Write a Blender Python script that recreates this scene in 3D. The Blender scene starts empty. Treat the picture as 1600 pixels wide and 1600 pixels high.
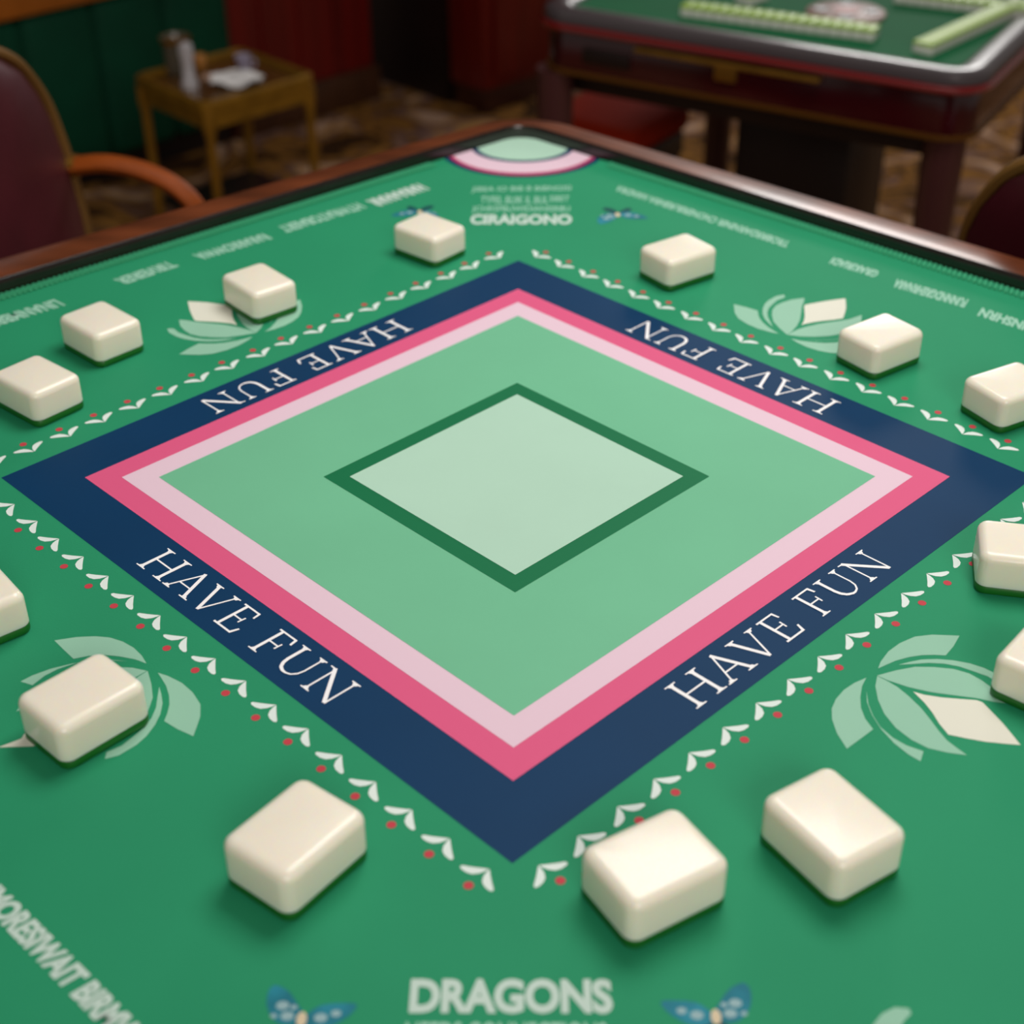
import bpy, bmesh, math, random
from mathutils import Vector, Matrix
from mathutils.geometry import tessellate_polygon
random.seed(7)
PI = math.pi
S = bpy.context.scene
C = S.collection

# ------------------------------------------------------------------ camera
U = 0.34            # metres per layout unit (half diagonal of the navy square)
TZ = 0.75           # height of the playing surface
FPX = 2384.5
pitch, yaw, roll = 0.589812, -0.0116037, -0.0072027
CAM = Vector((0.0202253*U, -2.491938*U, TZ + 1.58702*U))
fwd = Vector((math.sin(yaw)*math.cos(pitch), math.cos(yaw)*math.cos(pitch), -math.sin(pitch)))
rt = fwd.cross(Vector((0, 0, 1))).normalized(); up = rt.cross(fwd)
rt, up = math.cos(roll)*rt + math.sin(roll)*up, -math.sin(roll)*rt + math.cos(roll)*up
cd = bpy.data.cameras.new('camera'); cam = bpy.data.objects.new('camera', cd); C.objects.link(cam)
cd.sensor_width = 36; cd.lens = FPX/1600*36; cd.clip_start = 0.02
cam.matrix_world = Matrix(((rt.x, up.x, -fwd.x, CAM.x), (rt.y, up.y, -fwd.y, CAM.y), (rt.z, up.z, -fwd.z, CAM.z), (0, 0, 0, 1)))
S.camera = cam
cd.dof.use_dof = True
cd.dof.focus_distance = 0.93
cd.dof.aperture_fstop = 5.6

# ------------------------------------------------------------------ light
w = bpy.data.worlds.new('world'); S.world = w; w.use_nodes = True
w.node_tree.nodes['Background'].inputs[0].default_value = (1.0, 0.93, 0.86, 1)
w.node_tree.nodes['Background'].inputs[1].default_value = 0.17

def area(name, loc, target, sx, sy, power, col):
    l = bpy.data.lights.new(name, 'AREA'); l.shape = 'RECTANGLE'; l.size = sx; l.size_y = sy
    l.energy = power; l.color = col
    o = bpy.data.objects.new(name, l); C.objects.link(o); o.location = loc
    o.rotation_euler = (Vector(target) - Vector(loc)).to_track_quat('-Z', 'Y').to_euler()
    return o
area('table_lamp_light', (0.30, 0.45, TZ+1.3), (0.0, 0.0, TZ), 0.9, 0.7, 15.5, (1.0, 0.98, 0.95))
area('far_ceiling_lamp_light', (1.3, 4.3, TZ+1.3), (0.4, 0.9, TZ), 0.9, 0.55, 22, (1.0, 0.97, 0.94))
l3 = area('front_fill_light', (0.5, -2.0, TZ+1.15), (0, 0.1, TZ), 1.2, 0.7, 3.6, (1.0, 0.95, 0.90))  # fill light added on the camera side to brighten the tiles' near faces
l3.data.spread = math.radians(70)

vs = S.view_settings
vs.view_transform = 'Standard'; vs.look = 'None'; vs.gamma = 1; vs.use_curve_mapping = False
vs.exposure = 0.0

# ------------------------------------------------------------------ helpers
def at(px, py, z):
    d = fwd + rt*((px-800)/FPX) + up*((800-py)/FPX)
    return CAM + d*((z-CAM.z)/d.z)
def hit(px, py, p0, n):
    d = fwd + rt*((px-800)/FPX) + up*((800-py)/FPX)
    return CAM + d*((p0-CAM).dot(n)/d.dot(n))

def lin(c):
    return tuple(((v/255)/12.92 if v/255 <= .04045 else ((v/255+.055)/1.055)**2.4) for v in c) + (1,)

MATS = {}
def mat(name, rgb, rough=.5, metal=0, coat=0, spec=.5, noise=0, nscale=20, bump=0, bscale=200, sss=0, aniso=None, rgb2=None):
    if name in MATS: return MATS[name]
    m = bpy.data.materials.new(name); m.use_nodes = True
    nt = m.node_tree; N = nt.nodes; L = nt.links; b = N['Principled BSDF']
    b.inputs['Roughness'].default_value = rough; b.inputs['Metallic'].default_value = metal
    b.inputs['Coat Weight'].default_value = coat; b.inputs['Coat Roughness'].default_value = .12
    b.inputs['Specular IOR Level'].default_value = spec
    c = lin(rgb); b.inputs['Base Color'].default_value = c
    tc = N.new('ShaderNodeTexCoord')
    if noise or rgb2:
        mp = N.new('ShaderNodeMapping'); L.new(tc.outputs['Object'], mp.inputs[0])
        if aniso: mp.inputs['Scale'].default_value = aniso
        n = N.new('ShaderNodeTexNoise'); n.inputs['Scale'].default_value = nscale; n.inputs['Detail'].default_value = 5
        L.new(mp.outputs[0], n.inputs['Vector'])
        r = N.new('ShaderNodeValToRGB'); L.new(n.outputs['Fac'], r.inputs[0])
        r.color_ramp.elements[0].position = .3; r.color_ramp.elements[1].position = .7
        c2 = lin(rgb2) if rgb2 else c
        r.color_ramp.elements[0].color = tuple(v*(1-noise) for v in c[:3]) + (1,)
        r.color_ramp.elements[1].color = tuple(min(1, v*(1+noise)) for v in c2[:3]) + (1,)
        L.new(r.outputs[0], b.inputs['Base Color'])
    if bump:
        n2 = N.new('ShaderNodeTexNoise'); n2.inputs['Scale'].default_value = bscale
        L.new(tc.outputs['Object'], n2.inputs['Vector'])
        bp = N.new('ShaderNodeBump'); bp.inputs['Strength'].default_value = bump; bp.inputs['Distance'].default_value = .001
        L.new(n2.outputs['Fac'], bp.inputs['Height']); L.new(bp.outputs[0], b.inputs['Normal'])
    if sss:
        b.inputs['Subsurface Weight'].default_value = sss
        b.inputs['Subsurface Radius'].default_value = (1.0, .6, .3)
        b.inputs['Subsurface Scale'].default_value = .008
    MATS[name] = m
    return m

def link(name, bm, mats, parent=None, smooth=True, angle=35):
    me = bpy.data.meshes.new(name)
    bmesh.ops.remove_doubles(bm, verts=bm.verts, dist=1e-7)
    bm.normal_update()
    bm.to_mesh(me); bm.free()
    for m in (mats if isinstance(mats, (list, tuple)) else [mats]): me.materials.append(m)
    o = bpy.data.objects.new(name, me); C.objects.link(o)
    if smooth:
        me.shade_smooth(); me.set_sharp_from_angle(angle=math.radians(angle))
    if parent: o.parent = parent
    return o
def thing(name, label, cat, loc=(0, 0, 0), rz=0, group=None):
    o = bpy.data.objects.new(name, None); C.objects.link(o); o.empty_display_size = .05
    o.location = loc; o.rotation_euler = (0, 0, rz)
    tag(o, label, cat, group); return o
def tag(o, label, cat, group=None):
    o['label'] = label; o['category'] = cat
    if group: o['group'] = group
    return o
def struct(o):
    o['kind'] = 'structure'; return o

def box(bm, x0, x1, y0, y1, z0, z1, bev=0, seg=2, M=None, mi=0):
    g = bmesh.ops.create_cube(bm, size=1)
    for v in g['verts']:
        v.co = Vector(((x0+x1)/2 + v.co.x*(x1-x0), (y0+y1)/2 + v.co.y*(y1-y0), (z0+z1)/2 + v.co.z*(z1-z0)))
    vs_ = g['verts']
    if bev:
        es = list({e for v in vs_ for e in v.link_edges})
        r = bmesh.ops.bevel(bm, geom=es, offset=bev, segments=seg, profile=.5, affect='EDGES')
        vs_ = list({v for f in r['faces'] for v in f.verts} | {v for v in vs_ if v.is_valid})
        fs = {f for v in vs_ for f in v.link_faces}
        vs_ = list({v for f in fs for v in f.verts})
    if M:
        for v in vs_: v.co = M @ v.co
    if mi:
        for f in {f for v in vs_ for f in v.link_faces}: f.material_index = mi
    return vs_
def cyl(bm, p0, p1, r0, r1=None, seg=20):
    r1 = r0 if r1 is None else r1
    p0, p1 = Vector(p0), Vector(p1); d = p1-p0
    q = d.to_track_quat('Z', 'Y').to_matrix().to_4x4()
    bmesh.ops.create_cone(bm, cap_ends=True, segments=seg, radius1=r0, radius2=r1, depth=d.length,
                          matrix=Matrix.Translation((p0+p1)/2) @ q)
def lathe(bm, prof, c=(0, 0, 0), seg=32):
    rings = []
    for r, z in prof:
        rings.append([bm.verts.new((c[0]+max(r, 1e-5)*math.cos(2*PI*i/seg), c[1]+max(r, 1e-5)*math.sin(2*PI*i/seg), c[2]+z)) for i in range(seg)])
    for a, b in zip(rings, rings[1:]):
        for i in range(seg):
            bm.faces.new((a[i], a[(i+1) % seg], b[(i+1) % seg], b[i]))
    bm.faces.new(list(reversed(rings[0]))); bm.faces.new(rings[-1])
def tube(bm, pts, ru, rv=None, seg=12, upv=Vector((0, 0, 1)), close=False):
    rv = rv or ru; pts = [Vector(p) for p in pts]; n = len(pts); rings = []
    for i, p in enumerate(pts):
        if close: t = (pts[(i+1) % n]-pts[i-1]).normalized()
        else: t = (pts[min(i+1, n-1)]-pts[max(i-1, 0)]).normalized()
        a = t.cross(upv).normalized(); b = a.cross(t)
        rings.append([bm.verts.new(p + a*ru*math.cos(2*PI*k/seg) + b*rv*math.sin(2*PI*k/seg)) for k in range(seg)])
    for i in range(n if close else n-1):
        A, B = rings[i], rings[(i+1) % n]
        for k in range(seg): bm.faces.new((A[k], A[(k+1) % seg], B[(k+1) % seg], B[k]))
    if not close:
        bm.faces.new(list(reversed(rings[0]))); bm.faces.new(rings[-1])
def smoothpath(pts, n=8, closed=False):
    pts = [Vector(p) for p in pts]; out = []; m = len(pts)
    rng = range(m) if closed else range(m-1)
    for i in rng:
        p0 = pts[(i-1) % m] if closed or i > 0 else pts[0]
        p1 = pts[i]; p2 = pts[(i+1) % m]; p3 = pts[(i+2) % m] if closed or i+2 < m else pts[-1]
        for k in range(n):
            t = k/n
            out.append(.5*((2*p1)+(p2-p0)*t+(2*p0-5*p1+4*p2-p3)*t*t+(3*p1-p0-3*p2+p3)*t*t*t))
    if not closed: out.append(pts[-1])
    return out
def roundpoly(poly, rad, seg=10):
    """poly: CCW list of 2D corners, one radius per corner"""
    out = []; n = len(poly)
    for i, p in enumerate(poly):
        p = Vector(p); a = (Vector(poly[i-1])-p).normalized(); b = (Vector(poly[(i+1) % n])-p).normalized()
        r = rad[i] if isinstance(rad, (list, tuple)) else rad
        ang = a.angle(b)/2; d = r/math.tan(ang)
        c = p + (a+b).normalized()*(r/math.sin(ang))
        s = p+a*d-c; e = p+b*d-c
        a0 = math.atan2(s.y, s.x); a1 = math.atan2(e.y, e.x)
        while a1 < a0: a1 += 2*PI
        for k in range(seg+1):
            t = a0+(a1-a0)*k/seg; out.append(Vector((c.x+r*math.cos(t), c.y+r*math.sin(t))))
    return out
def sweep(bm, inner, outer, prof, closed_prof=True):
    """ring between two matching loops; prof = list of (s, z)"""
    rings = [[bm.verts.new((a.x+(b.x-a.x)*s, a.y+(b.y-a.y)*s, z)) for s, z in prof] for a, b in zip(inner, outer)]
    n = len(rings); m = len(prof)
    for i in range(n):
        A, B = rings[i], rings[(i+1) % n]
        for k in range(m if closed_prof else m-1):
            bm.faces.new((A[k], B[k], B[(k+1) % m], A[(k+1) % m]))
def offset(loop, d):
    n = len(loop); out = []
    for i in range(n):
        t = (loop[(i+1) % n]-loop[i-1]).normalized()
        out.append(loop[i] + Vector((t.y, -t.x))*d)
    return out
def prism(bm, loop, z0, z1):
    a = [bm.verts.new((p.x, p.y, z0)) for p in loop]; b = [bm.verts.new((p.x, p.y, z1)) for p in loop]
    n = len(loop)
    for i in range(n): bm.faces.new((a[i], a[(i+1) % n], b[(i+1) % n], b[i]))
    bm.faces.new(b); bm.faces.new(list(reversed(a)))

# ------------------------------------------------------------------ materials
wood_rim = mat('polished mahogany rim', (92, 47, 24), .3, coat=.1, noise=.25, nscale=10, aniso=(1, 3, 1), rgb2=(112, 57, 30))
bumper_m = mat('black bumper', (24, 15, 10), .22, coat=.4)
dark_wood = mat('dark table wood', (58, 24, 16), .35, coat=.3, noise=.2, nscale=20)
felt = mat('emerald printed mat', (40, 144, 101), .62, spec=.12, noise=.035, nscale=9, bump=.12, bscale=900)
stitch_m = mat('stitched mat edge', (58, 160, 114), .6, spec=.3)
navy = mat('navy print', (4, 54, 92), .55, spec=.12, noise=.05, nscale=10)
pink = mat('rose pink print', (224, 92, 134), .55, spec=.12)
lpink = mat('pale pink print', (232, 201, 215), .55, spec=.12)
lgreen = mat('light green print', (114, 188, 148), .55, spec=.12, noise=.03, nscale=10)
dgreen = mat('dark green print', (18, 112, 70), .55, spec=.12)
pale = mat('pale mint print', (178, 214, 192), .55, spec=.12, noise=.02, nscale=10)
white = mat('white print', (226, 236, 230), .55, spec=.12)
textw = mat('lettering print', (196, 216, 204), .55, spec=.12)
textw2 = mat('edge lettering print', (160, 208, 184), .55, spec=.12)
haveti = mat('white serif lettering', (250, 248, 248), .55, spec=.12)
red = mat('red dot print', (196, 66, 76), .55, spec=.12)
petal = mat('mint petal print', (150, 198, 172), .55, spec=.12)
cream = mat('cream petal print', (228, 226, 210), .55, spec=.12)
mag = mat('magenta print', (184, 44, 96), .55, spec=.12)
bfly = mat('blue wing print', (36, 122, 140), .55, spec=.12, noise=.3, nscale=60)
bfly2 = mat('pale wing spots', (148, 178, 182), .55, spec=.12)
bfly3 = mat('dark wing print', (20, 72, 78), .55, spec=.12)
tan = mat('tan body print', (214, 196, 164), .55, spec=.12)
ivory = mat('ivory tile resin', (247, 237, 219), .28, spec=.5, coat=.15, sss=.5)
tback = mat('deep green tile back', (16, 98, 20), .4, coat=.1)
brass = mat('aged brass', (168, 124, 50), .35, metal=.85, noise=.15, nscale=30)
brass_d = mat('dull gold lacquer', (150, 108, 30), .4, metal=.4, noise=.2, nscale=30)
maroon = mat('maroon leather', (66, 14, 26), .38, bump=.3, bscale=160, noise=.15, nscale=12)
arm_wood = mat('orange brown arm wood', (140, 64, 10), .5, spec=.2, noise=.2, nscale=30, aniso=(1, 6, 1))
red_wood = mat('red lacquered wood panel', (104, 10, 5), .4, coat=.1, noise=.25, nscale=5, aniso=(6, 6, .5))
blackwood = mat('near black wood', (22, 9, 7), .45, noise=.2, nscale=8)
green_up = mat('dark green upholstery', (2, 64, 42), .7, spec=.2, noise=.2, nscale=6, bump=.2, bscale=300)
rail_wood = mat('honey wood rail', (176, 98, 30), .3, coat=.4, noise=.2, nscale=12)
lacquer = mat('dark cherry lacquer', (54, 6, 12), .15, coat=.8, noise=.15, nscale=8)
red_trim = mat('red lacquer moulding', (112, 14, 16), .15, coat=.8)
grey_edge = mat('grey black soft edge', (72, 64, 66), .3, coat=.35)
felt2 = mat('second table felt', (22, 108, 66), .75, spec=.2, noise=.05, nscale=12)
lime = mat('lime tile back', (170, 204, 92), .35, noise=.03)
tile_w = mat('grey white tile face', (206, 208, 196), .35)
tile_g = mat('pale green edge', (150, 196, 96), .35)
legpaint = mat('brown maroon leg', (70, 36, 36), .3, coat=.3)
glassm = mat('frosted glass', (196, 196, 200), .12, spec=.8)
glassm.node_tree.nodes['Principled BSDF'].inputs['Transmission Weight'].default_value = .55
paper = mat('white paper', (250, 247, 246), .8)
redseat = mat('rust red leather', (150, 34, 8), .8, spec=.1, noise=.1, nscale=10)

carpet = bpy.data.materials.new('patterned carpet'); carpet.use_nodes = True
nt = carpet.node_tree; b = nt.nodes['Principled BSDF']; b.inputs['Roughness'].default_value = .9; b.inputs['Specular IOR Level'].default_value = .1
tc = nt.nodes.new('ShaderNodeTexCoord')
n1 = nt.nodes.new('ShaderNodeTexNoise'); n1.inputs['Scale'].default_value = 5; n1.inputs['Detail'].default_value = 3; n1.inputs['Distortion'].default_value = 1.8
r1 = nt.nodes.new('ShaderNodeValToRGB'); nt.links.new(tc.outputs['Object'], n1.inputs['Vector']); nt.links.new(n1.outputs['Fac'], r1.inputs[0])
el = r1.color_ramp.elements; el[0].position = .36; el[0].color = lin((70, 46, 26)); el[1].position = .66; el[1].color = lin((206, 170, 146))
for p, c in ((.44, (166, 116, 54)), (.5, (108, 74, 42)), (.56, (138, 106, 98)), (.61, (190, 142, 76))):
    e = el.new(p); e.color = lin(c)
nt.links.new(r1.outputs[0], b.inputs['Base Color'])

# ------------------------------------------------------------------ room
bm = bmesh.new(); box(bm, -3.2, 3.6, -2.6, 5.2, -.05, 0)
struct(link('floor', bm, carpet, smooth=False))
e1 = Vector((1, 1, 0)).normalized(); e2 = Vector((-1, 1, 0)).normalized()   # room axes, same as the table's
# left wall: passes through two floor points of its base line
wp = at(540, 165, 0)
W = Matrix(((e1.x, e2.x, 0, wp.x), (e1.y, e2.y, 0, wp.y), (0, 0, 1, 0), (0, 0, 0, 1)))   # x along wall, y behind it
Winv = W.inverted()
def onwall(px, py, off=0): return Winv @ hit(px, py, wp - e2*off, e2)
xg = onwall(350, 60).x; xr = onwall(582, 100).x
WT = 2.3
bm = bmesh.new(); box(bm, xg, xr, 0, .12, 0, WT, M=W)
for i in range(1, 4):
    xx = xg+(xr-xg)*i/4; box(bm, xx-.006, xx+.006, -.006, 0, .14, WT, M=W)
struct(link('wall_left', bm, red_wood))
bm = bmesh.new(); box(bm, xg, xr+.01, -.02, 0, 0, .085, .004, M=W)
struct(link('baseboard_left', bm, mat('brown skirting', (74, 42, 22), .5, noise=.2)))
bm = bmesh.new(); box(bm, -3.4, xg, .13, .25, 0, WT, M=W)
struct(link('wall_alcove', bm, blackwood))
# upholstered booth back along the wall
booth = thing('booth_panel', 'dark green channelled booth back with honey wood rail behind the brass side table', 'booth', W @ Vector((xg-1.2, .06, 0)))
def local(parent, M): return Matrix.Translation(-parent.location) @ M
zt = (onwall(100, 15, .07)).z
bm = bmesh.new(); box(bm, xg-2.6, xg-.005, 0, .12, 0, zt, M=local(booth, W)); link('frame', bm, blackwood, booth)
bm = bmesh.new(); cw = .17; x = xg-.01
while x > xg-2.6:
    vs_ = box(bm, x-cw, x, -.05, .0, .06, zt-.005, .022, 3, M=local(booth, W)); x -= cw
link('channel_cushion', bm, green_up, booth)
bm = bmesh.new(); box(bm, xg-2.6, xg-.0, -.07, .13, zt, zt+.09, .012, M=local(booth, W)); link('top_rail', bm, rail_wood, booth)

# perpendicular wall and the red cabinet
cc = at(757, 181, 0)          # near corner of the cabinet on the floor
K = Matrix(((e1.x, e2.x, 0, cc.x), (e1.y, e2.y, 0, cc.y), (0, 0, 1, 0), (0, 0, 0, 1)))
Kinv = K.inverted()
yl = (Kinv @ hit(703, 120, cc, e1)).y       # left face width
wl = Winv @ cc
bm = bmesh.new(); box(bm, .0, .12, yl+.005, (Kinv @ (W @ Vector((xr, .12, 0)))).y + .3, 0, WT, M=K)
struct(link('wall_back', bm, blackwood))
cab = thing('lacquered_cabinet', 'tall dark red lacquered cabinet with gold pull standing left of the far game table', 'cabinet', cc)
Kl = local(cab, K)
bm = bmesh.new(); box(bm, 0.0, .62, 0.0, yl, .06, 1.7, .006, M=Kl); link('body', bm, red_wood, cab)
bm = bmesh.new(); box(bm, .01, .60, .01, yl-.01, 0, .062, M=Kl); link('plinth', bm, dark_wood, cab)
dr = None
bm = bmesh.new(); box(bm, .03, .59, -.014, -.001, .09, 1.66, .004, M=Kl); dr = link('door', bm, red_wood, cab)
bm = bmesh.new(); box(bm, .03, .05, -.03, -.014, .62, .74, .004, M=Kl); link('handle', bm, brass, dr)

# ------------------------------------------------------------------ main game table
def P2(n, t, side):      # side frame -> layout units
    s = 2**.5
    return Vector(((-n+t)/s, (n+t)/s)) if side == 'L' else Vector(((n-t)/s, (n+t)/s))
def inter(p, q, r, s):
    d1 = q-p; d2 = s-r; k = ((r.x-p.x)*d2.y-(r.y-p.y)*d2.x)/(d1.x*d2.y-d1.y*d2.x); return p+d1*k
def kite(la, lb, ra, rb, nn):
    La, Lb = P2(la, -.3, 'L'), P2(lb, .9, 'L'); Ra, Rb = P2(ra, -.3, 'R'), P2(rb, .9, 'R')
    s = 2**.5
    F = inter(La, Lb, Ra, Rb)
    nl = [Vector((-nn*s, 0)), Vector((0, -nn*s))]; nr = [Vector((0, -nn*s)), Vector((nn*s, 0))]
    Lc = inter(La, Lb, *nl); Rc = inter(Ra, Rb, *nr); Nc = Vector((0, -nn*s))
    return [Nc, Rc, F, Lc]      # CCW
inn = [p*U for p in roundpoly(kite(1.452, 1.367, 1.427, 1.366, 1.43), .085, 10)]
out = [p*U for p in roundpoly(kite(1.585, 1.462, 1.540, 1.462, 1.56), .22, 10)]
RH = .035*U
table = thing('game_table', 'large square game table with polished mahogany rim holding the printed green mat', 'table', (0, 0, 0))
bm = bmesh.new()
sweep(bm, inn, out, [(.06, TZ-.02), (.06, TZ+RH-.001), (.08, TZ+RH), (.85, TZ+RH-.0005), (.94, TZ+RH-.002), (1, TZ+RH-.008), (1, TZ-.02)])
link('rim', bm, wood_rim, table)
bm = bmesh.new()
sweep(bm, inn, out, [(0, TZ-.02), (0, TZ+RH-.004), (.012, TZ+RH-.0022), (.028, TZ+RH-.0007), (.048, TZ+RH+.0002), (.072, TZ+RH+.0002), (.08, TZ+RH-.0008), (.08, TZ-.018)])
link('inner_bumper', bm, bumper_m, table)
bm = bmesh.new(); prism(bm, inn, TZ-.03, TZ-.004); link('playing_bed', bm, dark_wood, table)
bm = bmesh.new(); sweep(bm, offset(out, -.05), offset(out, -.025), [(0, TZ-.12), (0, TZ-.02), (1, TZ-.02), (1, TZ-.12)])
link('apron', bm, dark_wood, table)
for p in kite(1.50, 1.39, 1.47, 1.39, 1.47):
    q = p*U*.93; bm = bmesh.new()
    g = box(bm, q.x-.03, q.x+.03, q.y-.03, q.y+.03, 0, TZ-.03, .006)
    link('leg', bm, dark_wood, table)

# ------------------------------------------------------------------ printed mat
pbm = bmesh.new(); PM = []
def slot(m):
    if m not in PM: PM.append(m)
    return PM.index(m)
def face(pts, m, lay):
    """flat printed shape, pts in layout units"""
    z = TZ + .00012*lay
    vs_ = [pbm.verts.new((p[0]*U, p[1]*U, z)) for p in pts]
    tris = tessellate_polygon([[Vector((p[0], p[1], 0)) for p in pts]])
    si = slot(m)
    for a, b_, c_ in tris:
        try:
            f = pbm.faces.new((vs_[a], vs_[b_], vs_[c_])); f.material_index = si
        except ValueError: continue
        f.normal_update()
        if f.normal.z < 0: f.normal_flip()
slot(felt)
edge = [p for p in inn]
mo = offset(edge, -.0012)
prism(pbm, mo, TZ-.0038, TZ)
MATPOLY = [p/U for p in offset(mo, -.0005)]
s2 = 2**.5
def sq(a, m, lay): face([(a, 0), (0, a), (-a, 0), (0, -a)], m, lay)
sq(1.0, navy, 1); sq(.837, pink, 2); sq(.7653, lpink, 3); sq(.693, lgreen, 4); sq(.3734, dgreen, 5); sq(.3226, pale, 6)
FR = {}
for k, (n, t) in {'BL': ((-1, -1), (1, -1)), 'BR': ((1, -1), (1, 1)), 'TR': ((1, 1), (-1, 1)), 'TL': ((-1, 1), (-1, -1))}.items():
    FR[k] = (Vector(n)/s2, Vector(t)/s2)
def uv(side, t, n): N_, T_ = FR[side]; return T_*t + N_*n

# serif lettering (cap height 1, baseline 0, local units); strokes are quads
def glyphs():
    TH, TN, SE = .098, .052, .036
    def st(x0, y0, x1, y1, w0, w1=None):
        w1 = w1 or w0; d = Vector((x1-x0, y1-y0)); n = Vector((-d.y, d.x)).normalized()
        a, b_ = Vector((x0, y0)), Vector((x1, y1))
        return [a+n*w0/2, b_+n*w1/2, b_-n*w1/2, a-n*w0/2]
    def sf(x, y, w=.17, dn=1):      # bracketed serif, dn=1 opens upward
        return [Vector(p) for p in ((x-w, y), (x+w, y), (x+w, y+dn*SE), (x+.09, y+dn*SE*1.2), (x+.05, y+dn*.11), (x-.05, y+dn*.11), (x-.09, y+dn*SE*1.2), (x-w, y+dn*SE))]
    G = {}
    G['H'] = (1.1, [st(.2, .02, .2, .98, TH), st(.9, .02, .9, .98, TH), st(.2, .5, .9, .5, TN), sf(.2, 0), sf(.9, 0), sf(.2, 1, dn=-1), sf(.9, 1, dn=-1)])
    G['A'] = (1.1, [st(.17, .02, .54, 1.0, TN), st(.52, 1.02, .93, .02, TH*1.05), st(.30, .36, .78, .36, TN*.9), sf(.17, 0, .15), sf(.93, 0, .17)])
    G['V'] = (1.06, [st(.16, .98, .54, 0, TH*1.05), st(.54, 0.0, .9, .98, TN), sf(.16, 1, .16, -1), sf(.9, 1, .15, -1)])
    G['E'] = (.82, [st(.2, .02, .2, .98, TH), st(.05, .975, .72, .975, .055), st(.05, .03, .78, .03, .06), st(.2, .52, .56, .52, TN*.9),
                    [Vector(p) for p in ((.66, .96), (.73, 1.0), (.76, .76), (.70, .76))], [Vector(p) for p in ((.70, .04), (.78, .0), (.86, .26), (.80, .27))], st(.56, .40, .58, .64, .05)])
    G['F'] = (.8, [st(.2, .02, .2, .98, TH), st(.05, .975, .74, .975, .055), st(.2, .52, .58, .52, TN*.9),
                   [Vector(p) for p in ((.68, .96), (.76, 1.0), (.80, .76), (.73, .76))], st(.58, .40, .60, .64, .05), sf(.2, 0)])
    u = []
    pts = [(.2, .97, TH), (.2, .42, TH), (.23, .25, TH), (.32, .11, TH*.95), (.46, .045, TH*.8), (.58, .04, TN*1.1), (.72, .09, TN), (.83, .22, TN), (.87, .4, TN), (.87, .97, TN)]
    for (a, b_, w0), (c_, d_, w1) in zip(pts, pts[1:]): u.append(st(a, b_, c_+(c_-a)*.04, d_+(d_-b_)*.04, w0, w1))
    G['U'] = (1.06, u+[sf(.2, 1, .16, -1), sf(.87, 1, .14, -1)])
    G['N'] = (1.14, [st(.2, .02, .2, .96, TN), st(.15, .99, .93, .02, TH*1.1), st(.95, -.0, .95, .97, TN), sf(.2, 0, .15), sf(.95, 1, .15, -1), [Vector(p) for p in ((.0, 1.0), (.22, 1.0), (.2, .93), (.1, .955), (.0, .965))]])
    return G
G = glyphs()
spots = [('H', -.278, -.198), ('A', -.196, -.121), ('V', -.124, -.053), ('E', -.0445, .008), ('F', .055, .106), ('U', .116, .186), ('N', .193, .270)]
jj = 0
for side in FR:
    for ch, x0, x1 in spots:
        wd, strokes = G[ch]
        k = (x1-x0)/wd
        for j, stq in enumerate(strokes):
            jj = (jj+1) % 40; face([uv(side, x0+p.x*k, .681-p.y*.068) for p in stq], haveti, 2+.05*jj)
# leaf-and-berry border
rnd = random.Random(3)
leafA = [(0, 0), (-.008, .0062), (-.019, .0142), (-.0305, .0215), (-.0320, .0250), (-.028, .0275), (-.018, .0270), (-.0095, .0235), (-.0035, .0155), (-.0008, .0070)]
for side in FR:
    for k in range(18):
        t0 = (k-8.5)*.081 + .003; n0 = .736 if side in ('BL', 'BR') else .749
        j = lambda: rnd.uniform(-.0012, .0012)
        jt, jn = j(), j()
        face([uv(side, t0+a+jt, n0+c_+jn) for a, c_ in leafA], white, 1)
        face([uv(side, t0+.001-a+jt, n0+c_+jn) for a, c_ in reversed(leafA)], white, 1.2)
        face([uv(side, t0+.002+jt+.0072*math.cos(q*PI/7), n0+.041+jn+.0072*math.sin(q*PI/7)) for q in range(14)], red, 1.1)
def px2(px, py): p = at(px, py, TZ); return Vector((p.x/U, p.y/U))
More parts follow.
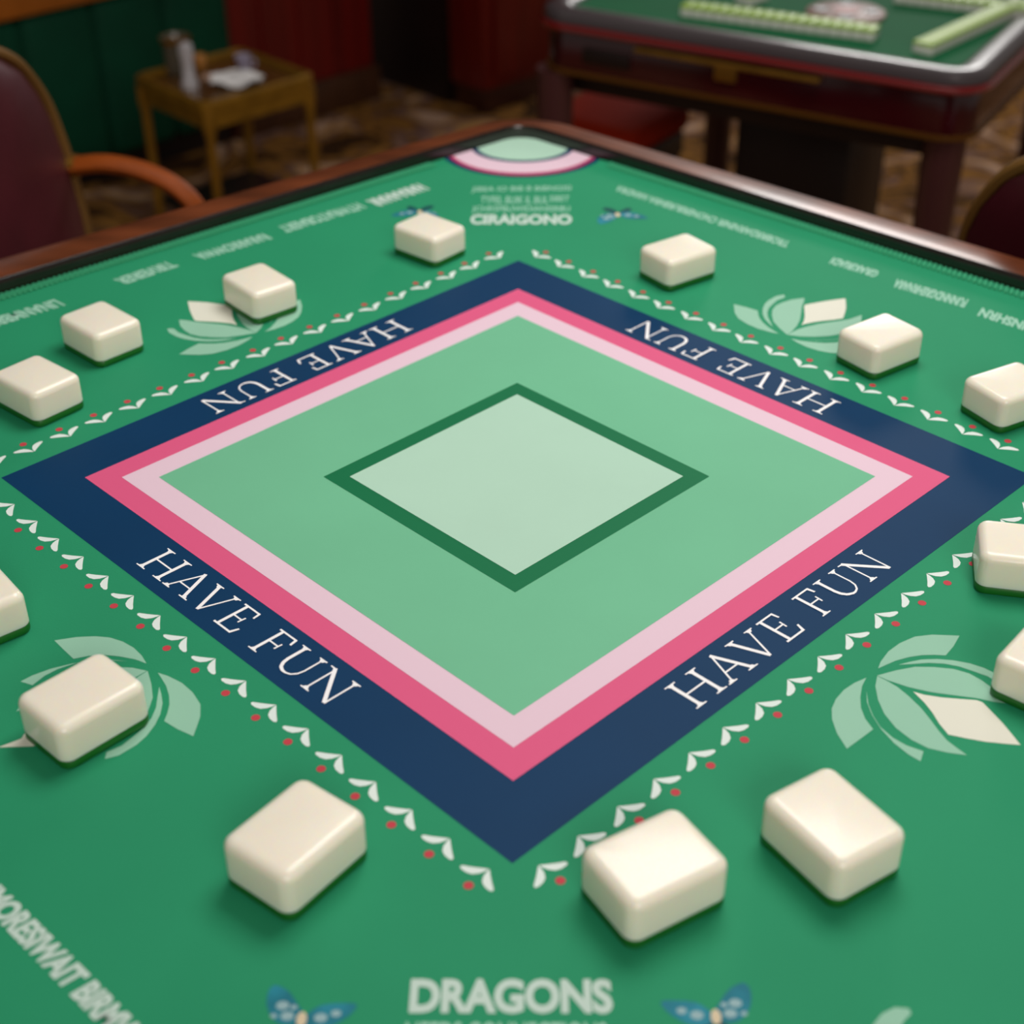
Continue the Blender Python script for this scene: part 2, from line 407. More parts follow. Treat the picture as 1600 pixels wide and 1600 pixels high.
# lotus
LOT = dict(
 p1=[(0.008,0.824),(0.026,0.817),(0.057,0.811),(0.088,0.812),(0.121,0.82),(0.145,0.837),(0.162,0.856),(0.175,0.871),(0.144,0.879),(0.114,0.883),(0.102,0.869),(0.087,0.855),(0.068,0.843),(0.045,0.833),(0.025,0.828)],
 p2=[(0.039,0.842),(0.057,0.85),(0.077,0.861),(0.096,0.878),(0.112,0.899),(0.124,0.922),(0.130,0.944),(0.131,0.975),(0.123,0.995),(0.112,0.985),(0.1155,0.96),(0.1105,0.936),(0.105,0.914),(0.094,0.893),(0.078,0.874),(0.057,0.857)],
 p3=[(-0.008,0.833),(0.024,0.847),(0.054,0.864),(0.075,0.886),(0.093,0.911),(0.101,0.935),(0.100,0.958),(0.094,0.985),(0.078,1.014),(0.068,1.000),(0.056,0.975),(0.036,0.945),(0.017,0.915),(0.003,0.884),(-0.006,0.852)],
 p4=[(-0.009,0.834),(-0.008,0.852),(-0.009,0.872),(-0.015,0.896),(-0.026,0.927),(-0.039,0.952),(-0.052,0.975),(-0.062,0.996),(-0.066,1.016),(-0.069,1.035),(-0.085,1.011),(-0.097,0.985),(-0.099,0.957),(-0.093,0.925),(-0.078,0.894),(-0.057,0.868),(-0.032,0.846)],
 p5=[(-0.052,0.843),(-0.076,0.863),(-0.094,0.884),(-0.108,0.907),(-0.115,0.934),(-0.115,0.958),(-0.108,0.984),(-0.13,0.993),(-0.13,0.972),(-0.124,0.942),(-0.111,0.91),(-0.094,0.882),(-0.074,0.859)],
 p6=[(-0.025,0.824),(-0.047,0.831),(-0.072,0.845),(-0.092,0.86),(-0.109,0.88),(-0.12,0.902),(-0.15,0.901),(-0.185,0.899),(-0.167,0.868),(-0.146,0.844),(-0.126,0.829),(-0.102,0.82),(-0.075,0.816),(-0.048,0.818)],
 cr=[(-0.001,0.896),(0.005,0.913),(0.019,0.936),(0.036,0.958),(0.052,0.978),(0.054,0.987),(0.046,1.006),(0.033,1.035),(0.02,1.059),(0.008,1.08),(-0.007,1.061),(-0.023,1.039),(-0.037,1.014),(-0.049,0.990),(-0.037,0.966),(-0.022,0.944),(-0.011,0.923)])
for side in FR:
    dn = .0 if side in ('BL', 'BR') else .019
    dt = 0 if side != 'TL' else -.004
    for k, l in LOT.items():
        pts_ = [uv(side, t+dt, n+dn) for t, n in l]
        if side == 'BL' and k == 'cr': pts_[9] = px2(-3, 1168)
        face(pts_, cream if k == 'cr' else petal, 1)
# rainbow arc in the far corner, clipped by the mat's outline
def clip(poly, cl):
    outp = list(poly)
    for i in range(len(cl)):
        a, b_ = cl[i], cl[(i+1) % len(cl)]
        if (b_-a).length < 1e-6: continue
        inp = outp; outp = []
        side_ = lambda p: (b_.x-a.x)*(p.y-a.y)-(b_.y-a.y)*(p.x-a.x)
        for j, q in enumerate(inp):
            pr = inp[j-1]; sq_, sp = side_(q), side_(pr)
            if sq_ >= 0:
                if sp < 0: outp.append(pr+(q-pr)*(sp/(sp-sq_)))
                outp.append(q)
            elif sp >= 0: outp.append(pr+(q-pr)*(sp/(sp-sq_)))
        if not outp: return []
    return outp
for (cy, rx, ry, m, lay) in ((1.79, .245, .238, navy, 1), (1.79, .226, .226, mag, 1.5), (1.79, .214, .207, lpink, 2), (1.79, .150, .127, navy, 3), (1.79, .132, .112, pale, 4)):
    poly = [Vector((.010+rx*math.cos(a*PI/40), cy+ry*math.sin(a*PI/40))) for a in range(80)]
    # above the centre line the arc simply continues to the rim
    poly = [p if p.y < cy else Vector((p.x, cy+(p.y-cy)*3)) for p in poly]
    cp = clip(poly, MATPOLY)
    if cp: face(cp, m, lay)
# sans lettering from Blender's built-in face
def text(s, side_o, x_ax, y_ax, w_, h_, m, bold=.02, lay=1.3, shear=0):
    cu = bpy.data.curves.new('t', 'FONT'); cu.body = s; cu.offset = bold; cu.resolution_u = 4; cu.size = 1; cu.shear = shear
    o = bpy.data.objects.new('t', cu); C.objects.link(o)
    dg = bpy.context.evaluated_depsgraph_get()
    me = bpy.data.meshes.new_from_object(o.evaluated_get(dg))
    xs = [v.co.x for v in me.vertices]; ys = [v.co.y for v in me.vertices]
    x0, x1, y0, y1 = min(xs), max(xs), min(ys), max(ys); z = TZ+.00012*lay; si = slot(m)
    par = list(range(len(me.vertices)))
    def fnd(i):
        while par[i] != i: par[i] = par[par[i]]; i = par[i]
        return i
    for e_ in me.edges: par[fnd(e_.vertices[0])] = fnd(e_.vertices[1])
    isl = {}
    V_ = []
    for v in me.vertices:
        isl.setdefault(fnd(v.index), len(isl)); z = TZ+.00012*(lay+.25*(isl[fnd(v.index)] % 3))
        p = side_o + x_ax*((v.co.x-x0)/(x1-x0)*w_) + y_ax*((v.co.y-y0)/(y1-y0)*h_)
        V_.append(pbm.verts.new((p.x*U, p.y*U, z)))
    for f in me.polygons:
        try: nf = pbm.faces.new([V_[i] for i in f.vertices])
        except ValueError: continue
        nf.material_index = si; nf.normal_update()
        if nf.normal.z < 0: nf.normal_flip()
    bpy.data.objects.remove(o); bpy.data.meshes.remove(me); bpy.data.curves.remove(cu)
X, Y = Vector((1, 0)), Vector((0, 1))
text('DRAGONS', Vector((-.1285, -1.252)), X, Y, .257, .054, textw, .045)
text('NEEDS CONNECTIONS', Vector((-.131, -1.299)), X, Y, .25, .034, textw2, .02)
def ptext(s, a, b_, c_, m, bold=.03):
    """text whose baseline runs a->b and whose left side rises a->c (photo pixels on the mat)"""
    A, B, Cc = px2(*a), px2(*b_), px2(*c_)
    text(s, A, (B-A).normalized(), (Cc-A).normalized(), (B-A).length, (Cc-A).length, m, bold)
ptext('CIRAIGONO', (734, 351), (894, 351), (736, 335), textw, .05)
ptext('JCHRSPBUWIDIANISRBU', (737, 333), (891, 333), (738, 322), textw2, .01)
ptext('TYPEL BUIK IL BUL', (750, 318), (856, 318), (752, 307), textw2, .01)
ptext('SIBET', (858, 315), (889, 315), (859, 306), textw2, .01)
ptext('JIBEA IO BIB B BIBNGISI', (736, 302), (892, 300), (738, 292), textw2, .01)
# edge legends, tops towards the middle
ptext('HARAAHAR', (652, 287), (570, 314), (672, 296), textw, .06)
ptext('HTWRATOBAERT', (556, 317), (431, 355), (574, 325), textw2, .04)
ptext('RARARROWWA', (409, 365), (299, 398), (427, 373), textw2, .04)
ptext('TIRVEIRER', (262, 408), (176, 437), (280, 416), textw2, .04)
ptext('LINANMBRT', (84, 468), (-30, 503), (103, 477), textw2, .04)
ptext('TROBRRDARNINIR CNONERBURBHRA HANDRA', (1236, 378), (968, 290), (1228, 387), textw2, .03)
ptext('GRAKIRIADI', (1375, 424), (1303, 402), (1367, 434), textw2, .04)
ptext('FUNNNDGREHRNARA', (1514, 468), (1402, 436), (1506, 481), textw2, .04)
ptext('O INSHRN', (1630, 511), (1535, 481), (1622, 524), textw2, .04)
ptext('UMORESIWAIT BIRMW', (-50, 1392), (190, 1640), (-9, 1371), textw, .05)
def ppoly(pts, m, lay): face([px2(*p) for p in pts], m, lay)
# blurred white mark near the lower right
ppoly([(1362, 1604), (1378, 1584), (1398, 1574), (1420, 1576), (1424, 1584), (1412, 1596), (1404, 1610)], petal, 1)
# winged motifs
def wings(cx, cy, s, fx, fy, rot=0):
    def T(pts):
        o_ = []
        for x, y in pts:
            x, y = x*fx, y*fy
            o_.append((cx+s*(x*math.cos(rot)-y*math.sin(rot)), cy+s*(x*math.sin(rot)+y*math.cos(rot))))
        return o_
    big1 = smooth2([(.05, .0), (-.10, .28), (-.34, .62), (-.62, .78), (-.74, .62), (-.72, .30), (-.55, -.02), (-.25, -.16)])
    big2 = smooth2([(.0, .0), (.30, .30), (.75, .36), (1.0, .32), (.88, .08), (.60, -.14), (.30, -.24), (.05, -.14)])
    lo1 = smooth2([(-.02, -.10), (-.30, -.26), (-.52, -.50), (-.40, -.66), (-.16, -.52), (-.02, -.30)])
    lo2 = smooth2([(.05, -.12), (.34, -.26), (.50, -.46), (.38, -.62), (.18, -.46), (.06, -.28)])
    for q, l in ((lo1, 1), (lo2, 1.1), (big1, 1.2), (big2, 1.3)):
        face(T(q), bfly if l > 1.15 else bfly3, l)
    for x, y, r in ((-.42, .30, .13), (-.30, .06, .13), (-.56, .06, .07), (.34, .02, .13), (.62, .12, .10), (-.2, .26, .07)):
        face(T([(x+r*math.cos(a*PI/5), y+r*.8*math.sin(a*PI/5)) for a in range(10)]), bfly2, 1.6)
    face(T([(-.02+.10*math.cos(a*PI/6), -.02+.18*math.sin(a*PI/6)) for a in range(12)]), tan, 2)
def smooth2(pts): return [(p.x, p.y) for p in smoothpath([Vector((a, b_, 0)) for a, b_ in pts], 4, True)]
def wings_at(px, py, s, fx, fy, rot=0): c_ = px2(px, py); wings(c_.x, c_.y, s, fx, fy, rot)
wings_at(473, 1592, .066, 1, 1)
wings_at(1117, 1588, .066, -1, 1)
wings_at(655, 332, .072, -1, -1)
wings_at(966, 336, .076, 1, -1)
bmesh.ops.recalc_face_normals(pbm, faces=[f for f in pbm.faces if f.material_index == 0])
gm = link('printed_game_mat', pbm, PM, smooth=False)
tag(gm, 'emerald green printed game mat with navy HAVE FUN square, lying inside the mahogany rim', 'mat')
# ribbed stitched border
def ribs(A, B, n):
    d = (B-A)/n; t = d.normalized(); nn = Vector((-t.y, t.x))
    for i in range(n):
        c_ = A+d*(i+.5); ang = math.atan2(t.y, t.x)+.35
        M = Matrix.Translation((c_.x, c_.y, TZ+.0006)) @ Matrix.Rotation(ang, 4, 'Z')
        box(bm, -.0015, .0015, -.0055, .0055, -.0007, .0014, .0006, 1, M=M)
kk = [p*U for p in kite(1.430, 1.345, 1.405, 1.344, 1.408)]
for a, b_ in ((0, 1), (1, 2), (2, 3), (3, 0)):
    A, B = kk[a], kk[b_]; d = (B-A).normalized()*.075; dA_ = d*1.5 if a == 2 else d; dB_ = d*1.5 if b_ == 2 else d
    bm = bmesh.new(); ribs(A+dA_, B-dB_, int((B-A).length/.0058)); link('stitched_edge', bm, stitch_m, gm)

# ------------------------------------------------------------------ playing tiles
TA, TB, TH_ = .1555*U, .1235*U, .0795*U
def tile_meshes(a, b_, h, r, gh):
    bm = bmesh.new(); prof = roundpoly([(-a/2, -b_/2), (a/2, -b_/2), (a/2, b_/2), (-a/2, b_/2)], r*1.05, 6)
    K_ = 6
    rings = [(0, gh), (0, gh+.0004)]
    rings = [(.0, gh)] + [(r*(1-math.cos(q*PI/2/K_)), h-r+r*math.sin(q*PI/2/K_)) for q in range(0, K_+1)]
    def build(rings, capb=True):
        rr = []
        for inset, z in rings:
            lp = roundpoly([(-a/2+inset, -b_/2+inset), (a/2-inset, -b_/2+inset), (a/2-inset, b_/2-inset), (-a/2+inset, b_/2-inset)], max(r*1.25-inset, .0004), 6)
            rr.append([bm.verts.new((p.x, p.y, z)) for p in lp])
        for A, B in zip(rr, rr[1:]):
            n = len(A)
            for i in range(n): bm.faces.new((A[i], A[(i+1) % n], B[(i+1) % n], B[i]))
        bm.faces.new(rr[-1]); bm.faces.new(list(reversed(rr[0])))
    build(rings)
    m1 = bm
    bm = bmesh.new()
    rb = r*.25
    build([(rb*(1-math.sin(q*PI/2/4)), rb*(1-math.cos(q*PI/2/4))) for q in range(5)] + [(0, gh-.0003), (.0004, gh)])
    return m1, bm
m1, m2 = tile_meshes(TA, TB, TH_, .0155*U, .0165*U)
g = 'blank ivory tiles on the printed mat'
proto = thing('mahjong_tile', '', 'tile', group=g)
link('tile_body', m1, ivory, proto, angle=60)
bk = link('tile_back', m2, tback, proto, angle=60)
bk['label'] = 'green bottom layer'
TILES = [(-.2211, 1.0440, 139.4, .965, 'blank ivory tile in front of the far left winged motif, nearest the upside-down far lettering'),
 (.3847, .9061, 35.4, .985, 'blank ivory tile alone between the far right winged motif and the right far border row'),
 (-.6010, .7401, 130.5, .97, 'blank ivory tile lying on the far left lotus print'),
 (-.9221, .5343, 136.7, .99, 'blank ivory tile left of the far left lotus, farther of the two at the left'),
 (-.9950, .2776, 140.1, .985, 'blank ivory tile at left frame edge, just in front of another, above the navy corner'),
 (.7867, .4706, 35.7, .98, 'blank ivory tile covering the right edge of the far right lotus print'),
 (1.0067, .2440, 29.4, .99, 'blank ivory tile at right frame edge beyond the navy corner, behind the right-hand flower row'),
 (.880, -.330, -11.5, 1.0, 'blank ivory tile at right frame edge set square to the camera, on the flower row'),
 (.844, -.645, -40, 1.0, 'blank ivory tile cut by the right frame edge, beside the near right lotus'),
 (-.903, -.459, 129.5, 1.0, 'blank ivory tile cut by the left frame edge, above the near left lotus'),
 (-.6580, -.7226, 47.3, 1.015, 'blank ivory tile lying on the near left lotus print'),
 (-.2962, -1.0097, 52.7, 1.05, 'blank ivory tile near the lower left winged motif, left of the navy bottom corner'),
 (.1901, -1.0610, 31.5, 1.05, 'blank ivory tile just right of the navy bottom corner, above the word DRAGONS'),
 (.4404, -.9850, 123.2, 1.05, 'blank ivory tile at lower right, below the near right lotus, rightmost of the front three')]
for i, (x, y, a, s, lab) in enumerate(TILES):
    o = proto if i == 0 else proto.copy()
    if i:
        C.objects.link(o)
        for ch in list(proto.children):
            c_ = ch.copy(); C.objects.link(c_); c_.parent = o
    o.location = (x*U, y*U, TZ+.0002); o.rotation_euler = (0, 0, math.radians(a)); o.scale = (s, s, s); o['label'] = lab

# ------------------------------------------------------------------ second game table
Z2 = TZ-.10
L2 = at(829, 15, Z2); F2 = at(1532, 129, Z2)
dL = (L2-F2); side2 = dL.length; dL.normalize(); dR = Vector((-dL.y, dL.x, 0))
if dR.y < 0: dR = -dR
t2 = thing('mahjong_table', 'dark cherry lacquered mahjong table with grey edge and gold trim in the background', 'table', (F2.x, F2.y, 0))
# local frame: x along dR (front corner -> right), y along dL (front corner -> left)
T2 = Matrix(((dR.x, dL.x, 0, 0), (dR.y, dL.y, 0, 0), (0, 0, 1, 0), (0, 0, 0, 1)))
T2w = Matrix.Translation((F2.x, F2.y, 0)) @ T2; T2i = T2w.inverted()
def rect2(d, r): s_ = side2; return [Vector(p) for p in roundpoly([(d, d), (s_-d, d), (s_-d, s_-d), (d, s_-d)], r, 8)]
def sw2(bm, prof, r0=.055):
    """prof: (inset, z)"""
    loops = [rect2(d, max(r0-d, .012)) for d, z in prof]
    rings = [[bm.verts.new(T2 @ Vector((loops[k][i].x, loops[k][i].y, prof[k][1]))) for k in range(len(prof))] for i in range(len(loops[0]))]
    n = len(rings); m = len(prof)
    for i in range(n):
        A, B = rings[i], rings[(i+1) % n]
        for k in range(m): bm.faces.new((A[k], B[k], B[(k+1) % m], A[(k+1) % m]))
    bmesh.ops.recalc_face_normals(bm, faces=bm.faces)
bm = bmesh.new(); sw2(bm, [(.0, Z2-.006), (.002, Z2+.001), (.007, Z2+.004), (.014, Z2+.0055), (.026, Z2+.0055), (.035, Z2+.004), (.041, Z2+.001), (.043, Z2-.002), (.043, Z2-.012), (0, Z2-.012)])
link('edge_bumper', bm, grey_edge, t2)
bm = bmesh.new()
pl = rect2(.042, .02); vs_ = [T2 @ Vector((p.x, p.y, 0)) for p in pl]; prism(bm, vs_, Z2-.012, Z2-.002)
bmesh.ops.recalc_face_normals(bm, faces=bm.faces); link('playing_felt', bm, felt2, t2)
bm = bmesh.new(); sw2(bm, [(.004, Z2-.012), (-.003, Z2-.015), (-.005, Z2-.019), (-.003, Z2-.023), (.008, Z2-.025), (.04, Z2-.025), (.04, Z2-.012)])
link('red_moulding', bm, red_trim, t2)
bm = bmesh.new(); sw2(bm, [(.010, Z2-.025), (.008, Z2-.033), (.008, Z2-.082), (.03, Z2-.082), (.03, Z2-.025)])
apr = link('apron', bm, lacquer, t2)
bm = bmesh.new(); sw2(bm, [(.010, Z2-.082), (.004, Z2-.083), (.004, Z2-.088), (.012, Z2-.091), (.03, Z2-.095), (.03, Z2-.082)])
link('gold_bead', bm, mat('dark gold bead', (110, 70, 20), .3, metal=.5), t2)
# things on the left-facing apron side (local x ~ 0.008 plane)
def onap(px, py):
    n = Vector(dR); p0 = T2w @ Vector((.008, 0, 0)); return T2i @ hit(px, py, p0, n)
a, b_ = onap(996, 80), onap(1284, 130)
bm = bmesh.new(); vs_ = box(bm, -.006, .010, b_.y, a.y, Z2-.036, Z2-.029, .002, M=T2); hb = link('drawer_pull', bm, brass, apr)
a, b_ = onap(1117, 125), onap(1151, 128)
bm = bmesh.new(); box(bm, .002, .010, b_.y, a.y, Z2-.058, Z2-.038, .001, M=T2); link('lock_plate', bm, brass, apr)
a, b_ = onap(912, 95), onap(985, 105)
bm = bmesh.new(); box(bm, .004, .0095, b_.y, a.y, Z2-.066, Z2-.044, .001, M=T2); link('chip_tray', bm, blackwood, apr)
bm = bmesh.new(); box(bm, .24, side2-.24, .24, side2-.24, .05, Z2-.08, .01, M=T2); link('machine_housing', bm, blackwood, t2)
bm = bmesh.new(); box(bm, .04, side2-.04, .04, side2-.04, Z2-.125, Z2-.06, .004, M=T2); link('underframe', bm, blackwood, t2)
for lx, ly in ((.045, .045), (side2-.045, .045), (side2-.045, side2-.045), (.030, side2-.026)):
    p = T2 @ Vector((lx, ly, 0)); bm = bmesh.new()
    lathe(bm, [(.030, 0), (.030, .03), (.024, .05), (.026, .3), (.028, Z2-.17), (.029, Z2-.125), (.029, Z2-.09)], (p.x, p.y, 0), 28)
    link('leg', bm, legpaint, t2)
# centre dial
bm = bmesh.new(); dc = at(1322, 17, Z2+.003)-Vector((F2.x, F2.y, 0))
lathe(bm, [(.058, Z2-.003), (.058, Z2+.002), (.054, Z2+.004), (.0, Z2+.004)], (dc.x, dc.y, 0), 40)
dial = link('centre_dial', bm, mat('grey pink dial', (150, 118, 108), .4), t2)
for k, (r_, c_) in enumerate(((.020, (168, 96, 88)),)):
    bm = bmesh.new(); lathe(bm, [(r_, Z2+.0035), (r_, Z2+.006), (0, Z2+.0062)], (dc.x, dc.y, 0), 30); link('dial_button', bm, mat('pink dial button', c_, .4), dial)
for k in range(4):
    a = k*PI/2+PI/4+.6; bm = bmesh.new()
    q = Vector((dc.x+.037*math.cos(a), dc.y+.037*math.sin(a), 0))
    lathe(bm, [(.011, Z2+.0035), (.011, Z2+.0055), (0, Z2+.0057)], (q.x, q.y, 0), 20); link('dial_window', bm, mat('dark dial window', (52, 58, 58), .3), dial)

# wall tiles on it
TW, TD, THh = .0170, .030, .0175
bmA, bmB = bmesh.new(), bmesh.new()
box(bmA, -TW/2+.0003, TW/2-.0003, -TD/2, TD/2, 0, THh*.66, .0016)
box(bmB, -TW/2+.0003, TW/2-.0003, -TD/2, TD/2, THh*.66, THh, .0016)
wg = 'face-down tiles walled up on the second table'
wproto = thing('racked_tile', '', 'tile', group=wg)
link('tile_face', bmA, tile_w, wproto); lb = link('tile_back', bmB, lime, wproto); lb['label'] = 'lime green back layer'
first = True
ORD = 'first second third fourth fifth sixth seventh eighth ninth tenth eleventh twelfth thirteenth fourteenth fifteenth sixteenth seventeenth eighteenth nineteenth'.split()
def wall_row(p0, d, n, label, grp):
    """tiles side by side from p0 along d"""
    global first
    ang = math.atan2(d.y, d.x)
    for i in range(n):
        if first: o = wproto; first = False
        else:
            o = wproto.copy(); C.objects.link(o)
            for ch in list(wproto.children): c_ = ch.copy(); C.objects.link(c_); c_.parent = o
        p = p0 + d*(TW*(i+.5)); o.location = (p.x, p.y, Z2-.002); o.rotation_euler = (0, 0, ang)
        o['label'] = label.replace('#', ORD[i]); o['group'] = grp
nA = Vector((dR.x, dR.y, 0))
A0 = at(1062, 24, Z2); A1 = at(1364, 64, Z2)
dA = (A1-A0).normalized(); inw = Vector((-dA.y, dA.x, 0)); inw = inw if inw.y > 0 else -inw
nAr = round((A1-A0).length/TW)
wall_row(A0+inw*TD/2, dA, nAr, 'lime-backed tile, # from the left end of the near row on the second table', 'near left tile row on the second table')
B0 = at(1424, 82, Z2); B1 = at(1600, 22, Z2)
dB = (at(1600, 22, Z2)-at(1459, 87, Z2)).normalized(); inB = Vector((-dB.y, dB.x, 0))
B0 = at(1455, 87, Z2)
wall_row(B0+inB*TD/2, dB, 17, 'lime-backed tile, # from the near end of the right-hand row on the second table', 'right tile row on the second table')
D0 = at(1395, 3, Z2)
wall_row(D0+inw*TD/2, dA, 13, 'lime-backed tile, # from the left of the far row beyond the dial', 'far tile row on the second table')
E0 = at(1160, 6, Z2)
wall_row(E0, dB, 3, 'lime-backed tile, # from the near end of the left row behind the near row', 'left tile row on the second table')

# ------------------------------------------------------------------ brass side table
ZS = .35
c1, c2, c3, c4 = at(197, 117, ZS), at(330, 167, ZS), at(502, 110, ZS), at(368, 80, ZS)
cen = (c1+c2+c3+c4)/4
xa = ((c3-c2)+(c4-c1)).normalized(); xa.z = 0; ya = Vector((-xa.y, xa.x, 0))
sx = ((c3-c2).length+(c4-c1).length)/4; sy = ((c1-c2).length+(c4-c3).length)/4
st = thing('side_table', 'small brass framed side table with amber top in front of the green booth', 'table', (cen.x, cen.y, 0), math.atan2(xa.y, xa.x))
bm = bmesh.new(); box(bm, -sx+.012, sx-.012, -sy+.012, sy-.012, ZS-.016, ZS-.008); link('top_panel', bm, mat('amber top', (92, 60, 22), .25, coat=.3, noise=.3, nscale=25), st)
bm = bmesh.new()
lo = [Vector(p) for p in roundpoly([(-sx, -sy), (sx, -sy), (sx, sy), (-sx, sy)], .02, 6)]
li = [Vector(p) for p in roundpoly([(-sx+.014, -sy+.014), (sx-.014, -sy+.014), (sx-.014, sy-.014), (-sx+.014, sy-.014)], .01, 6)]
sweep(bm, li, lo, [(0, ZS-.016), (0, ZS), (.4, ZS+.004), (1, ZS), (1, ZS-.018)]); link('gallery_rim', bm, brass_d, st)
bm = bmesh.new(); lo2 = offset(lo, -.006); li2 = offset(lo, -.014)
sweep(bm, li2, lo2, [(0, ZS-.05), (0, ZS-.018), (1, ZS-.018), (1, ZS-.05)])
link('apron', bm, brass_d, st)
for ax, ay in ((-1, -1), (1, -1), (1, 1), (-1, 1)):
    bm = bmesh.new(); x, y = ax*(sx-.013), ay*(sy-.013)
    lathe(bm, [(.008, 0), (.009, .02), (.009, ZS-.07), (.013, ZS-.05), (.013, ZS-.018)], (x, y, 0), 16); link('leg', bm, brass_d, st)
for z in (.09,):
    bm = bmesh.new(); box(bm, -sx+.013, sx-.013, -sy+.013, sy-.013, z, z+.008, .001); link('lower_shelf', bm, blackwood, st)
def tiny(name, label, cat, px, py, z=ZS-.008):
    p = at(px, py, z); return thing(name, label, cat, (p.x, p.y, z))
g1 = tiny('glass_tumbler', 'tall clear glass jar with amber tinted rim at the left of the side table', 'glass', 280, 112)
bm = bmesh.new(); lathe(bm, [(.024, 0), (.026, .005), (.027, .063), (.029, .067), (.027, .069), (.025, .066), (.024, .008), (0, .006)]); link('body', bm, mat('smoky glass', (150, 140, 120), .1, spec=.8), g1)
MATS['smoky glass'].node_tree.nodes['Principled BSDF'].inputs['Transmission Weight'].default_value = .6
bm = bmesh.new(); lathe(bm, [(.0285, .059), (.0295, .061), (.0295, .069), (.027, .070), (.027, .060)]); link('rim', bm, brass, g1)
g2 = tiny('salt_shaker', 'slim silvery shaker in front of the glass jar on the side table', 'shaker', 297, 136)
bm = bmesh.new(); lathe(bm, [(.016, 0), (.017, .006), (.012, .02), (.011, .05), (.014, .062), (.012, .075), (0, .078)]); link('body', bm, mat('silver', (214, 210, 214), .3, metal=.25), g2)
bm = bmesh.new(); lathe(bm, [(.0135, .066), (.0135, .08), (.006, .086), (0, .087)]); link('cap', bm, mat('silver', (0, 0, 0)), g2)
g3 = tiny('folded_napkin', 'crumpled white napkin on the middle of the side table', 'napkin', 372, 132)
bm = bmesh.new(); bmesh.ops.create_grid(bm, x_segments=18, y_segments=14, size=.5)
rr = random.Random(5)
for v in bm.verts:
    x, y = v.co.x, v.co.y
    v.co = Vector((x*.092, y*.062, .012+.006*math.sin(x*7+y*4)+.005*math.cos(y*8-x*3)+rr.uniform(-.001, .001)))
bmesh.ops.solidify(bm, geom=bm.faces, thickness=.004)
mz = min(v.co.z for v in bm.verts)
for v in bm.verts: v.co.z -= mz
link('cloth', bm, paper, g3)
g4 = tiny('small_cup', 'small pale lilac cup behind the white napkin on the side table', 'cup', 382, 112)
bm = bmesh.new(); lathe(bm, [(.010, 0), (.012, .004), (.015, .03), (.016, .032), (.014, .031), (.010, .006), (0, .005)]); link('cup_body', bm, mat('lilac ceramic', (176, 166, 188), .3), g4)
bm = bmesh.new(); tube(bm, [(.014, 0, .024), (.022, 0, .024), (.024, 0, .016), (.020, 0, .009), (.012, 0, .009)], .002, seg=8, upv=Vector((0, 1, 0))); link('handle', bm, mat('lilac ceramic', (0, 0, 0)), g4)
g5 = tiny('candle_holder', 'little amber votive between the glass jar and the cup', 'candle holder', 313, 103)
bm = bmesh.new(); lathe(bm, [(.010, 0), (.012, .003), (.013, .022), (.011, .022), (.010, .01), (0, .01)]); link('holder_body', bm, mat('amber glass', (206, 140, 70), .2), g5)
bm = bmesh.new(); lathe(bm, [(.0095, .0102), (.0095, .018), (0, .018)]); link('candle', bm, mat('wax', (226, 190, 140), .4), g5)
g6 = tiny('paper_note', 'peach paper slip lying beside the napkin on the side table', 'paper', 335, 122)
bm = bmesh.new(); box(bm, -.022, .022, -.014, .014, 0, .006, .002); link('slip', bm, mat('peach paper', (206, 168, 146), .7), g6)

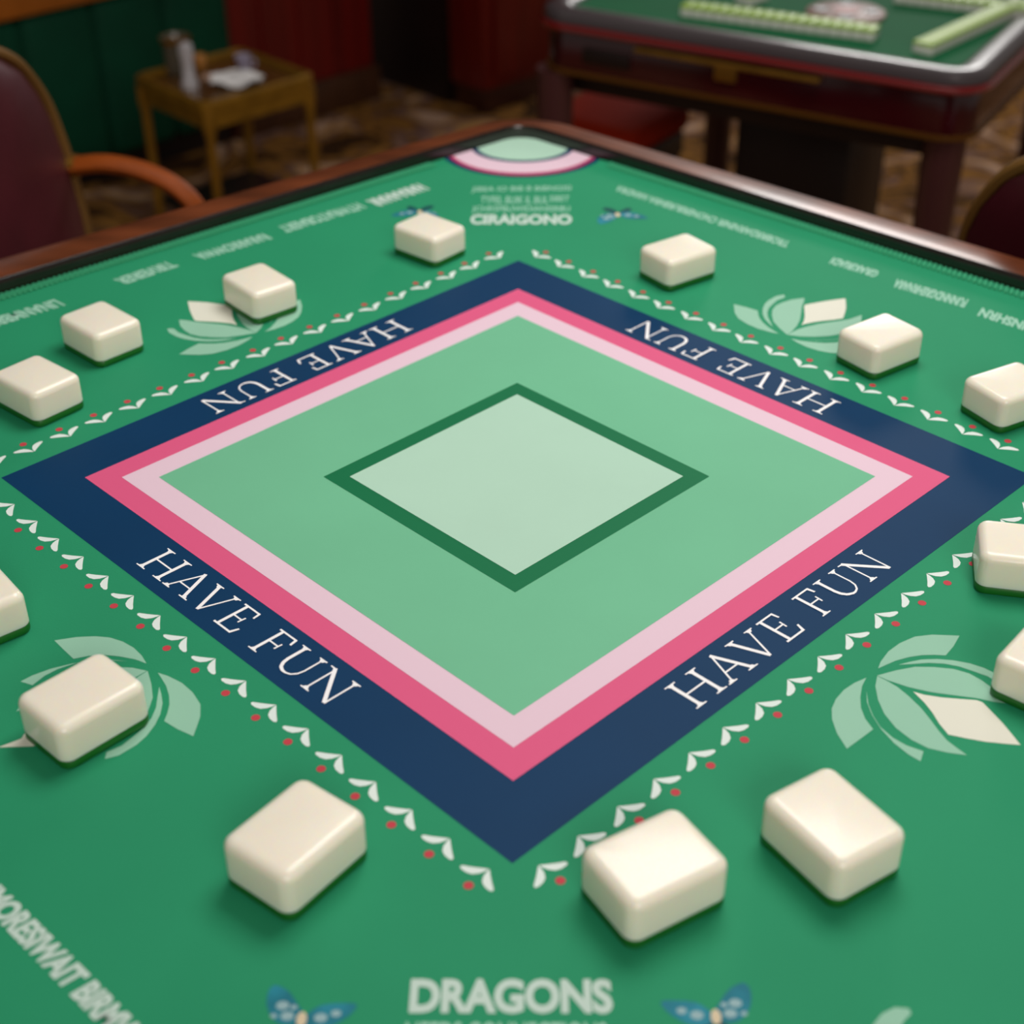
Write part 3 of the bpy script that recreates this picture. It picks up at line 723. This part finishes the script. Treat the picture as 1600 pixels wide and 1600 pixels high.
# ------------------------------------------------------------------ armchairs
def armchair(label, loc, rz, al=.235):
    """local: +x is forward (towards the table), y is sideways, back at x=0"""
    t = thing('armchair', label, 'chair', loc, rz)
    # back: spoon shaped, half widths by height
    prof = [(.46, .165), (.50, .185), (.56, .200), (.62, .205), (.68, .203), (.73, .195), (.76, .183), (.79, .162), (.813, .13), (.829, .09), (.836, .045)]
    ringpts = [(-h, z) for z, h in prof] + [(0, .839)] + [(h, z) for z, h in reversed(prof)]
    def bx_(y, z, d=0): return Vector((-.10*(z-.46)-.25*y*y*-1.0+d, y, z))
    bm = bmesh.new(); n = len(prof); NX = 14
    def surf(off, k):
        rows = []
        for z, h in prof + [(.838, .010)]:
            row = []
            for i in range(NX+1):
                u_ = -1+2*i/NX; e = (1-abs(u_)**4)
                row.append(bm.verts.new(bx_(u_*(h-.004), z-.003, off*e+k)))
            rows.append(row)
        return rows
    fr = surf(.022, .004); bk_ = surf(-.012, -.012)
    for R_, fl in ((fr, False), (bk_, True)):
        for a, b_ in zip(R_, R_[1:]):
            for i in range(NX):
                q = (a[i], a[i+1], b_[i+1], b_[i]); bm.faces.new(q if not fl else tuple(reversed(q)))
    for i in range(len(fr)-1):
        bm.faces.new((fr[i][0], fr[i+1][0], bk_[i+1][0], bk_[i][0])); bm.faces.new((fr[i+1][-1], fr[i][-1], bk_[i][-1], bk_[i+1][-1]))
    bm.faces.new([v for v in fr[-1]] + [v for v in reversed(bk_[-1])]); bm.faces.new([v for v in reversed(fr[0])] + [v for v in bk_[0]])
    bmesh.ops.recalc_face_normals(bm, faces=bm.faces)
    link('backrest', bm, maroon, t)
    bm = bmesh.new(); tube(bm, smoothpath([bx_(y, z) for y, z in ringpts], 3), .008, .010, 10, Vector((1, 0, 0)))
    link('back_frame', bm, mat('aged piping', (124, 88, 40), .45, metal=.4), t)
    bm = bmesh.new(); box(bm, -.02, .34, -.22, .22, .385, .46, .03, 4); link('seat', bm, maroon, t)
    bm = bmesh.new(); box(bm, -.02, .33, -.21, .21, .35, .386, .006); link('seat_frame', bm, dark_wood, t)
    for s_ in (-1, 1):
        y = s_*.205
        bm = bmesh.new(); pts = smoothpath([(-.005, y, .665), (.25*al, y*1.02, .668), (.55*al, y*1.04, .660), (.82*al, y*1.04, .644), (al, y*1.03, .620), (al*1.06, y*1.02, .59)], 5)
        tube(bm, pts, .014, .010, 12); link('armrest', bm, arm_wood, t)
        bm = bmesh.new(); cyl(bm, (-.022, y, .664), (.002, y, .666), .013); link('ferrule', bm, brass, t)
        bm = bmesh.new(); tube(bm, smoothpath([(al*1.06, y*1.02, .60), (al*1.04, y*1.02, .52), (al*1.06, y*1.0, .40)], 5), .010, .010, 10, Vector((1, 0, 0))); link('arm_post', bm, arm_wood, t)
    for x, y in ((.29, .185), (.29, -.185), (.01, .175), (.01, -.175)):
        bm = bmesh.new(); cyl(bm, (x, y, .355), (x+(.02 if x > .1 else -.04), y*1.05, 0), .017, .012, 14); link('leg', bm, arm_wood, t)
    return t
# left chair: its far armrest passes photo points (120,255) and (300,308) at arm height
pa = at(118, 256, .668); pb = at(296, 300, .640)
fd = Vector((1, -1, 0)).normalized()
fd = (pb-pa); fd.z = 0; fd.normalize()
rz = math.atan2(fd.y, fd.x)
lat = Vector((-fd.y, fd.x, 0))
loc = pa - lat*.205 - fd*0
armchair('maroon leather armchair with brass-edged back and curved wooden arm, left of the mahogany table', (loc.x, loc.y, 0), rz, (pb-pa).length)


# right chair, lower right behind the table
p = at(1562, 298, .76); rz = math.radians(45); la = Vector((-math.sin(rz), math.cos(rz), 0))
armchair('maroon armchair half hidden at the right frame edge below the second table', (p.x-la.x*.183, p.y-la.y*.183, 0), rz, .2)


# stool with rust red seat seen under the second table's left end
p = at(935, 182, .40)
so = thing('stool', 'rust red leather stool partly under the left end of the second table', 'stool', (p.x+.03, p.y+.05, 0), math.radians(-36))
bm = bmesh.new(); box(bm, -.10, .10, -.10, .10, .35, .40, .02, 3); link('seat', bm, redseat, so)
bm = bmesh.new(); box(bm, -.09, .09, -.09, .09, .31, .35, .003); link('seat_frame', bm, blackwood, so)
for ax in (-1, 1):
    for ay in (-1, 1):
        bm = bmesh.new(); box(bm, ax*.075-.012, ax*.075+.012, ay*.075-.012, ay*.075+.012, 0, .312, .003); link('leg', bm, blackwood, so)
